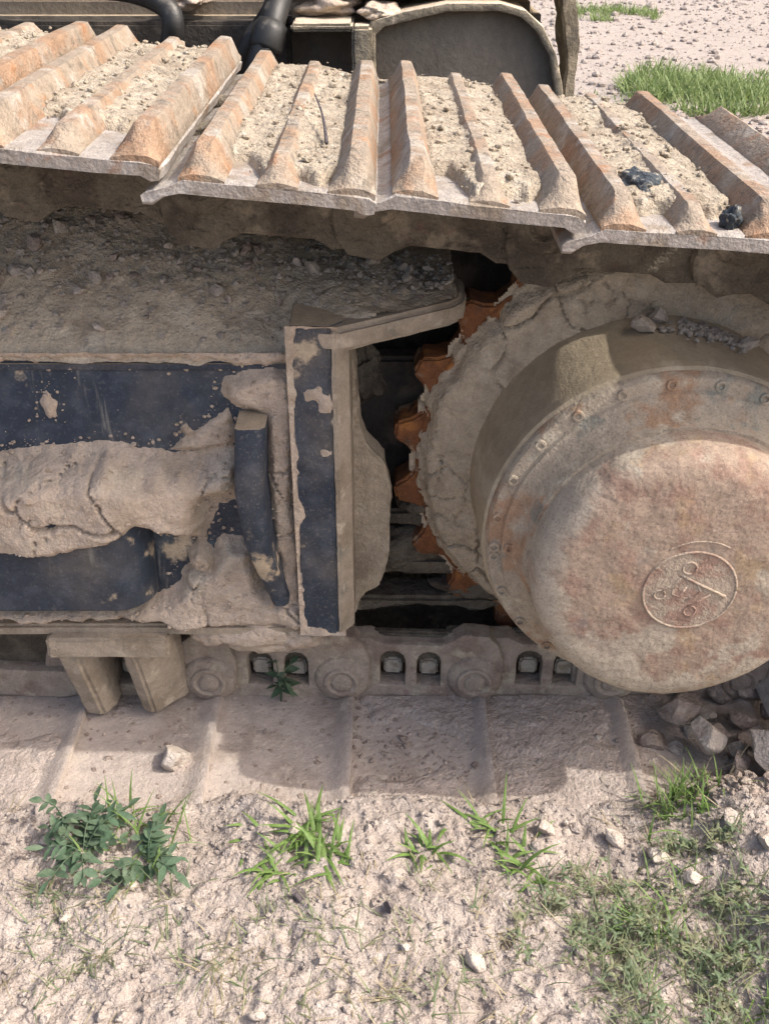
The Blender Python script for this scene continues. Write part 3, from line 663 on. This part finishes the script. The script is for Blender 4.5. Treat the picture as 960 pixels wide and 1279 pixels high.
link('hydraulic_hose', tube('hydraulic_hose', spline([(-.165, .98, .90), (-.19, .97, .85), (-.23, .96, .80), (-.26, .97, .74)]), .016, 12), M['rubber'], EX)

# ================================================================== STONES
rs = random.Random(5)
def rock_mesh(name, seed, sub=4, cuts=15):
    """a ball clipped by random planes, then roughened"""
    bm = bmesh.new(); bmesh.ops.create_icosphere(bm, subdivisions=sub, radius=1); me = bpy.data.meshes.new(name); bm.to_mesh(me); bm.free()
    n = len(me.vertices); v = np.empty(n*3, np.float32); me.vertices.foreach_get('co', v); v = v.reshape(-1, 3).astype(float)
    r_ = np.random.RandomState(seed)
    for _ in range(cuts):
        nrm = r_.randn(3); nrm /= np.linalg.norm(nrm); d = r_.uniform(.45, .78); e = v @ nrm - d
        v -= np.clip(e, 0, None)[:, None]*nrm*.97
    k = 1 + .09*fbm(v[:, 0]+seed, v[:, 1], v[:, 2], 2.2, 5, seed)
    v *= k[:, None]; v /= np.abs(v).max(0)
    me.vertices.foreach_set('co', v.astype(np.float32).ravel()); me.shade_smooth(); me.set_sharp_from_angle(angle=R(38)); me.update(); return me
RM = [rock_mesh('stone', 100+i) for i in range(9)]
RMM = {}
def round_rock(seed):
    return rock_mesh('stone', seed, 4, 5)
RM += [round_rock(301), round_rock(302)]
def stone(name, x, y, z, s, m, label, group=None, cat='stone', sink=.35, k=None, rot=None):
    k = rs.randrange(len(RM)-2) if k is None else k
    if (k, m) not in RMM:
        me = RM[k].copy(); me.materials.append(M[m]); RMM[(k, m)] = me
    o = link(name, RMM[(k, m)])
    if not isinstance(s, tuple): s = (s*rs.uniform(.85, 1.25), s*rs.uniform(.8, 1.1), s*rs.uniform(.6, .9))
    o.scale = s; o.location = (x, y, z + s[2]*(1-sink)); o.rotation_euler = rot or (rs.uniform(-.3, .3), rs.uniform(-.3, .3), rs.uniform(0, 6.28))
    return prop(o, label, cat, group)
stone('rock', -.283, .082, .018, (.021, .019, .019), 'rock_pale', 'white rounded rock lying alone on the sunlit lower track shoe', sink=.15, k=9, rot=(.2, .1, .4))
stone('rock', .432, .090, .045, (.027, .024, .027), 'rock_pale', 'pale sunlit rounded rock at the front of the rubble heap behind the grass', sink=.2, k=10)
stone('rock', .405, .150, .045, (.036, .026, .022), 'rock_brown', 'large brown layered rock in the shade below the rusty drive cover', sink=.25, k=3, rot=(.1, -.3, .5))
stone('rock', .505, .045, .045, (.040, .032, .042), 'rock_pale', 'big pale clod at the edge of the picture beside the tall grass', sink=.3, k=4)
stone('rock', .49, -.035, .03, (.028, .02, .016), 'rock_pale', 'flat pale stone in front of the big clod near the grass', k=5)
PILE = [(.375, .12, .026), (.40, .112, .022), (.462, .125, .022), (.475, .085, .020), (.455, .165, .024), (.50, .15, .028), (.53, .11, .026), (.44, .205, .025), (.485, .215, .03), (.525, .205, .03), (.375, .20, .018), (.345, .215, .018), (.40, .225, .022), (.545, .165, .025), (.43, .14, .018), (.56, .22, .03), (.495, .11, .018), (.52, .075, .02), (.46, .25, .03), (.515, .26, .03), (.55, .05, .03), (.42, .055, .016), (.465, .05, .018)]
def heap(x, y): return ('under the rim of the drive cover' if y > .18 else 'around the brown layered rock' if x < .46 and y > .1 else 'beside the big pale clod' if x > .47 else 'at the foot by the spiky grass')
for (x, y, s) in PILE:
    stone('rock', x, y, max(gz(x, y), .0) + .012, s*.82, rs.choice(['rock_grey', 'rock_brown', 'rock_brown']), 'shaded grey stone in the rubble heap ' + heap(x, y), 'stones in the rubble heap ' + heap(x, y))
def onframe(x): return 'above the mud bulge' if x < -.3 else 'above the curved rib' if x < -.12 else 'over the end plate' if x < -.04 else 'on the shelf by the sprocket'
for k in range(62):                                                    # loose rubble on top of the frame
    x = rs.uniform(-.60, .06); y = .215 + .11*rs.random()**.8; s = .0055 + .0075*rs.random()**2
    if rs.random() < .2: y = rs.uniform(.18, .26)
    if x > -.05: y = rs.uniform(.225, .31)
    stone('stone', x, y, topz(x, y), s, rs.choice(['rock_grey', 'rock_pale', 'rock_brown']), 'loose grey stone chip on the track frame top ' + onframe(x), 'stone chips on the track frame top ' + onframe(x))
for (x, y, s) in [(-.485, .235, .016), (-.455, .23, .015), (-.43, .245, .013), (-.195, .225, .014)]:
    stone('stone', x, y, topz(x, y), s, 'rock_grey', 'angular grey stone, one of the largest on the track frame top', 'large stones on top of the track frame')
for (x, y, s, lab) in [(.302, .205, .015, 'angular pale stone resting on the dusty drive drum, first of two'), (.325, .225, .012, 'pointed stone resting on the drum beside the angular stone'), (.425, .20, .013, 'small grey stone on the drum beyond the gravel patch')]:
    stone('stone', x, y, cz + math.sqrt(max(.2165**2 - (x-cx)**2, 0)) - .002, s, 'rock_grey', lab, sink=.2)
for k in range(34):
    x = rs.uniform(.345, .415); y = rs.uniform(.185, .235); s = rs.uniform(.002, .0045)
def near(x, y):
    a = ('by the leafy weeds' if x < -.22 else 'among the lime grass tufts' if x < -.02 else 'in the bare sandy middle' if x < .2 else 'around the weed mat')
    return a + (' close to the track' if y > -.1 else ' far from the track' if y < -.2 else '')
# sunlit pebbles and clods on the soil
CL = 0
for k in range(60):
    x = rs.uniform(-.5, .5); y = rs.uniform(-.30, -.01); s = rs.uniform(.005, .0095)
    stone('stone', x, y, gz(x, y), s, rs.choice(['rock_pale', 'soil', 'soil']), 'small pale clod ' + near(x, y), 'pale clods on the sandy soil ' + near(x, y), sink=.6)
def onlow(x): return 'below the end plate' if x < .06 else 'below the dark gap before the sprocket' if x < .2 else 'below the drive cover'
for k in range(26):
    x = rs.uniform(-.06, .34); y = rs.uniform(.02, .20); s = rs.uniform(.005, .0085)
    stone('stone', x, y, .0195, s, rs.choice(['rock_grey', 'rock_brown']), 'small grey dirt lump on the lower track shoe ' + onlow(x), 'dirt lumps on the lower shoe ' + onlow(x), sink=.3)
stone('stone', -.098, -.155, gz(-.098, -.155), .0085, 'rock_dark', 'dark round pebble between the grass tufts', sink=.2)
stone('stone', .006, -.165, gz(.006, -.165), (.008, .009, .009), 'rock_dark', 'dark purplish pebble on the bare sandy soil', sink=.2)
for (x, y, s) in [(.33, -.09, .015), (.285, -.055, .012), (.20, -.05, .012), (.36, -.12, .016), (.45, -.10, .014), (.10, -.23, .012), (.42, -.06, .013)]:
    stone('rock', x, y, gz(x, y), s, 'rock_pale', 'pale rock half sunk in the sunlit soil among the weeds', 'pale rocks in the soil', sink=.5)

# fine gravel as one mass each
nr = np.random.RandomState(3)
p = []
xx = nr.uniform(-.6, .6, 9000); yv = nr.uniform(-.36, .03, 9000); sz = .0009 + .0034*nr.rand(9000)**4; zz = ground_z(xx, yv)
scatter('gravel', np.stack([xx, yv, zz + sz*.2, sz], 1), 'fine sandy crumbs spread over the sunlit soil', 'soil', 1)
xx = np.concatenate([nr.uniform(-.06, .36, 3600), nr.uniform(-.60, -.06, 900)]); yv = nr.uniform(-.0, .215, 4500); sz = .0009 + .0040*nr.rand(4500)**3.5
zz = np.full(4500, .0205); scatter('gravel', np.stack([xx, yv, zz + sz*.2, sz], 1), 'fine grey crumbs scattered over the lower track shoes', 'rock_brown', 2)
xx = nr.uniform(.34, .62, 2600); yv = nr.uniform(-.02, .35, 2600); sz = .002 + .006*nr.rand(2600)**3; zz = np.maximum(ground_z(xx, yv), 0)
scatter('gravel', np.stack([xx, yv, zz + sz*.3, sz], 1), 'small rubble between the stones of the heap', 'rock_brown', 3)
xx = nr.uniform(-.64, .085, 2600); yv = .17 + .17*nr.rand(2600)**.6; sz = .001 + .0042*nr.rand(2600)**3
ok = ~((xx > -.06) & (yv < .165 + .65*(xx + .06)))
xx, yv, sz = xx[ok], yv[ok], sz[ok]
zz = np.array([topz(a, b) for a, b in zip(xx, yv)]); scatter('gravel', np.stack([xx, yv, zz + sz*.2, sz], 1), 'grey rubble crumbs strewn on top of the track frame', 'rock_grey', 4)
xx = nr.normal(.372, .022, 260); yv = nr.normal(.205, .014, 260); sz = .0012 + .004*nr.rand(260)**2
zz = cz + np.sqrt(np.maximum(.2165**2 - (xx-cx)**2, 0)); scatter('gravel', np.stack([xx, yv, zz + sz*.3, sz], 1), 'small patch of gravel lying on top of the dusty drum', 'rock_grey', 5)
xx = nr.uniform(.3, 6, 9000); yv = nr.uniform(.9, 11, 9000); sz = .006 + .03*nr.rand(9000)**5; zz = ground_z(xx, yv)
scatter('gravel', np.stack([xx, yv, zz + sz*.1, sz], 1), 'scattered clods over the bare ground behind the machine', 'soil', 6)

X, Y = np.meshgrid(np.arange(-.60, .40, .003), np.arange(-.01, .214, .003), indexing='ij')
T = .0085*sstep(.05, .6, fbm(X, Y, 0, 10, 3, 121) + .45*sstep(-.1, .15, X) + .25*sstep(.14, .21, Y)) + .0025*fbm(X, Y, 0, 60, 4, 122) + .0015*np.abs(fbm(X, Y, 0, 150, 3, 123)) - .0022
Zd = .0205 + T
o = link('dirt', gridmesh('dirt', X, Y, Zd, T > -.0008), M['soil_low']); prop(o, 'thin layer of loose grey dirt on the lower track shoes', kind='stuff')
xx = nr.normal(1.62, .30, 700); yv = nr.normal(3.85, .28, 700); sz = .008 + .035*nr.rand(700)**3; zz = ground_z(xx, yv)
scatter('gravel', np.stack([xx, yv, zz + sz*.2, sz], 1), 'dark crumbly rubble on the ground beyond the last top shoe', 'rock_brown', 7)
# oily black crumbs on one shoe, a twig on another
sx, sz0, stt = TOP[5]
def on_shoe(k, lx, ly, lz):
    x, z, t = TOP[k]; return (x + lx*math.cos(t) + lz*math.sin(t), ly, z - lx*math.sin(t) + lz*math.cos(t))
o = link('oily_clump', blob('oily_clump', on_shoe(5, -.018, .115, .013), (.019, .036, .012), 51, .45)); o.data.materials.append(M['tar'])
prop(o, 'black oily crumbly clump between the grousers of the top shoe above the drive', 'dirt clump')
o = link('oily_clump', blob('oily_clump', on_shoe(5, .050, .028, .008), (.009, .012, .011), 53, .4)); o.data.materials.append(M['tar'])
prop(o, 'small black lump at the outer edge of the last flat top shoe', 'dirt clump')
tw = link('twig', tube('twig', spline([on_shoe(3, .030, .245, .038), on_shoe(3, .040, .20, .030), on_shoe(3, .046, .16, .022), on_shoe(3, .050, .12, .016)], 5), [.0007 + .0001*i for i in range(16)], 6), M['rock_dark'])
prop(tw, 'thin dry twig lying across the dirt of a top shoe', 'twig')

# ================================================================== PLANTS
def blade(v, f, base, d, length, w, curl, lift, nseg=5):
    """one grass blade: bends over along heading d"""
    i0 = len(v); p = Vector(base); ang = lift; side = Vector((-d[1], d[0], 0))
    for k in range(nseg+1):
        t = k/nseg; ww = w*(1 - t**1.6)*(.6 + .4*min(1, t*4)) + .0002
        v.append(tuple(p - side*ww)); v.append(tuple(p + Vector((0, 0, ww*.35)) - Vector((0, 0, 0)) )); v.append(tuple(p + side*ww))
        if k < nseg:
            b = i0 + k*3; f.append((b, b+1, b+4, b+3)); f.append((b+1, b+2, b+5, b+4))
        p = p + Vector((d[0]*math.cos(ang), d[1]*math.cos(ang), math.sin(ang)))*length/nseg; ang -= curl/nseg
def tuft(x, y, n, ln, w, m, label, group, lift=(.5, 1.4), curl=(.4, 1.6), spread=.008, cat='grass', name='grass_tuft', r_=None):
    r_ = r_ or rs; v = []; f = []
    for _ in range(n):
        a = r_.uniform(0, 6.283); bx = r_.gauss(0, spread); by = r_.gauss(0, spread)
        zz_ = gz(x+bx, y+by) - gz(x, y)
        blade(v, f, (bx, by, zz_ - .004), (math.cos(a), math.sin(a)), ln*r_.uniform(.5, 1.15), w*r_.uniform(.6, 1.2), r_.uniform(*curl), r_.uniform(*lift))
    o = link(name, npmesh(name, v, f, True), M[m]); o.location = (x, y, gz(x, y))
    return prop(o, label, cat, group)
# lime tufts (pixel columns of the photograph turned into ground positions by hand)
for (x, y, n, ln, lab) in [
    (-.105, -.050, 26, .050, 'bright green grass tuft on the sunlit soil below the lower track'),
    (-.070, -.095, 22, .048, 'bright green grass tuft in front of the tallest lime tuft'),
    (-.128, -.105, 18, .044, 'small lime grass tuft beside a dark round pebble'),
    (-.165, -.052, 5, .032, 'single sprig of lime grass between the leafy weed and the lime tufts'),
    (.135, -.050, 16, .052, 'broad bladed green grass tuft at the foot of the middle track shoe'),
    (.165, -.095, 18, .050, 'broad bladed green grass tuft in the bare sandy middle'),
    (.065, -.075, 10, .040, 'low green grass tuft beside the dark purplish pebble'),
    (.035, -.085, 7, .034, 'very small green grass tuft beside the low tuft')]:
    tuft(x, y, int(n*1.3), ln*1.25, .0030, 'grass_lime', lab, 'green grass tufts on the sandy soil', lift=(.25, 1.1), curl=(.2, 1.3), spread=.011)
tuft(.375, .0, 130, .058, .0015, 'grass_lime', 'tall spiky grass tuft in front of the rubble heap', None, lift=(.7, 1.5), curl=(.1, 1.2), spread=.024)
tuft(.392, .012, 7, .105, .0014, 'straw', 'few long straw blades standing in the spiky grass', None, lift=(.9, 1.5), curl=(.1, .7), spread=.02)
tuft(.34, -.01, 30, .035, .0012, 'grass_grey', 'low fine grass at the end of the lower track shoe', None, spread=.018)
_tr = random.Random(12)
THIN = [(_tr.uniform(-.42, .22), _tr.uniform(-.30, -.12)) for _ in range(26)] + [(-.36, -.19), (-.30, -.215), (-.25, -.19), (-.20, -.235), (-.145, -.205), (-.075, -.19), (-.055, -.16), (-.15, -.255), (.02, -.255), (.0, -.225), (-.02, -.28), (.06, -.27), (.10, -.255), (.13, -.19), (.15, -.15), (-.36, -.27), (.045, -.20), (-.10, -.165)]
for k, (x, y) in enumerate(THIN):
    tuft(x, y, rs.randint(9, 20), rs.uniform(.03, .055), .0009, rs.choice(['grass_grey', 'grass_grey', 'straw']), 'thin greyish wisp of grass ' + near(x, y), 'thin grass wisps ' + near(x, y), lift=(.1, .9), curl=(0, 1.0), spread=.012)
# dry stalks lying about
_q = random.Random(77); v = []; f = []
for _ in range(110):
    x = _q.uniform(-.5, .5); y = _q.uniform(-.33, -.0); a = _q.uniform(0, 6.28)
    blade(v, f, (x, y, gz(x, y) + .002), (math.cos(a), math.sin(a)), _q.uniform(.008, .045), .0007, _q.uniform(-.3, .5), _q.uniform(0, .35), 3)
prop(link('straw_litter', npmesh('straw_litter', v, f, True), M['straw']), 'dry straw bits littering the sandy soil', kind='stuff')
# leafy weed
def leaf_mesh(name, l, w):
    v = []; f = []; n = 6
    for k in range(n+1):
        t = k/n; ww = w*math.sin(PI*min(1, t**.85*.97 + .015)); z = -.12*l*t*t + .03*l*t
        v += [(t*l, -ww, z + ww*.25), (t*l, 0, z), (t*l, ww, z + ww*.25)]
    for k in range(n):
        b = k*3; f += [(b, b+1, b+4, b+3), (b+1, b+2, b+5, b+4)]
    me = npmesh(name, v, f, True); me.materials.append(M['leaf_dark']); return me
LM = [leaf_mesh('leaf', .020, .0052), leaf_mesh('leaf', .016, .0046), leaf_mesh('leaf', .026, .0042)]
def weed(x, y, nst, reach, label, seed, group=None, per=6, rise=.030, z0=None):
    r_ = random.Random(seed); e = link('leafy_weed', None); e.location = (x, y, gz(x, y) if z0 is None else z0); prop(e, label, 'weed', group)
    for s_ in range(nst):
        a = r_.uniform(0, 6.283); ln = reach*r_.uniform(.5, 1); up = rise*r_.uniform(.5, 1.2)
        pts = spline([(0, 0, -.003), (math.cos(a)*ln*.4, math.sin(a)*ln*.4, up*.8), (math.cos(a)*ln, math.sin(a)*ln, up)], 6)
        st = link('stem', tube('stem', pts, .0008, 5), M['leaf_dark'], e)
        for k in range(per):
            t = (k+1)/per; q = pts[min(int(t*(len(pts)-1)), len(pts)-1)]
            for sd in ((-1, 1) if k < per-1 else (0,)):
                o = link('leaf', r_.choice(LM), None, e); o.location = q; sc_ = r_.uniform(.7, 1.15); o.scale = (sc_,)*3
                o.rotation_euler = (r_.uniform(-.5, .5), r_.uniform(-.5, .35), a + sd*r_.uniform(.6, 1.3))
weed(-.365, -.082, 10, .075, 'dark green leafy weed with oval leaves below the track guard', 3)
weed(-.285, -.095, 9, .062, 'dark green leafy weed beside the larger weed and bare sand', 4, per=5)
weed(-.395, -.040, 3, .04, 'small upright leafy weed sprig behind the larger leafy weed', 6, per=4, rise=.045)
weed(-.150, .205, 6, .022, 'small bright green seedling showing through the openings of the track links', 8, per=3, rise=.075, z0=.024)
tuft(-.31, -.065, 50, .065, .0016, 'grass_lime', 'fine grass blades growing through the leafy weeds', None, spread=.03)
# dense low cover in the corner
def cover(name, n, box_, label, seed, dens):
    r_ = random.Random(seed); v = []; f = []; k = 0
    while k < n:
        x = r_.uniform(box_[0], box_[1]); y = r_.uniform(box_[2], box_[3])
        if r_.random() > dens(x, y): continue
        k += 1; z = gz(x, y); a = r_.uniform(0, 6.28)
        if r_.random() < (.35 if seed == 1 else .85): blade(v, f, (x, y, z), (math.cos(a), math.sin(a)), r_.uniform(.02, .05), .0008, r_.uniform(0, 1.2), r_.uniform(.2, 1.3), 4)
        else:
            h = r_.uniform(.003, .024); ll = r_.uniform(.005, .011)
            for b in range(3):
                aa = a + b*2.1 + r_.uniform(-.4, .4); blade(v, f, (x, y, z + h), (math.cos(aa), math.sin(aa)), ll, .0019, r_.uniform(.2, 1), r_.uniform(-.1, .7), 3)
    o = link(name, npmesh(name, v, f, True), M['leaf_cover' if seed == 1 else 'grass_grey']); return prop(o, label, kind='stuff')
def d1(x, y):
    c = (x - .33)/.17; e = (y + .25)/.13; v_ = .45 - (c*c + e*e)*.45 + 2.2*float(fbm(x, y, 0, 26, 3, 55)); return max(0, min(1, v_))
cover('ground_cover', 480, (.10, .52, -.38, -.07), 'dense mat of small green weeds in the near corner', 1, d1)
cover('ground_cover', 1050, (.08, .52, -.38, -.05), 'fine greyish grass mixed into the weed mat', 2, d1)
for k in range(16):
    x = rs.uniform(.20, .45); y = rs.uniform(-.30, -.12)
    tuft(x, y, rs.randint(8, 18), rs.uniform(.03, .06), .0011, rs.choice(['grass_grey', 'grass_lime']), 'thin grass tuft standing in the weed mat near the corner', 'grass tufts in the weed mat', spread=.014)
# far grass patches
def field(n, c, r_, h, seed, label):
    q = random.Random(seed); v = []; f = []
    for _ in range(n):
        a = q.uniform(0, 6.28); rr_ = math.sqrt(q.random()); x = c[0] + r_[0]*rr_*math.cos(a); y = c[1] + r_[1]*rr_*math.sin(a)
        if float(fbm(x, y, 0, 3.2, 3, 71)) < -.12: continue
        b = q.uniform(0, 6.28); blade(v, f, (x, y, gz(x, y) - .005), (math.cos(b), math.sin(b)), h*q.uniform(.4, 1.1), .005, q.uniform(.2, 1.4), q.uniform(.6, 1.4), 3)
    o = link('grass', npmesh('grass', v, f, True), M['grass_bg']); return prop(o, label, kind='stuff')
field(3000, (1.72, 5.2), (.40, .65), .15, 1, 'tall pale green grass patch on the ground behind the machine')
field(2200, (2.4, 5.3), (.6, .6), .065, 2, 'short grass patch beside the tall patch behind the machine')
field(1500, (1.95, 9.0), (.42, .5), .11, 3, 'far grass patch on the bare ground')
field(600, (1.0, 4.6), (.4, .8), .05, 4, 'sparse grass at the back of the track')
field(500, (2.6, 3.6), (.8, .6), .05, 5, 'sparse grass beyond the last shoe')
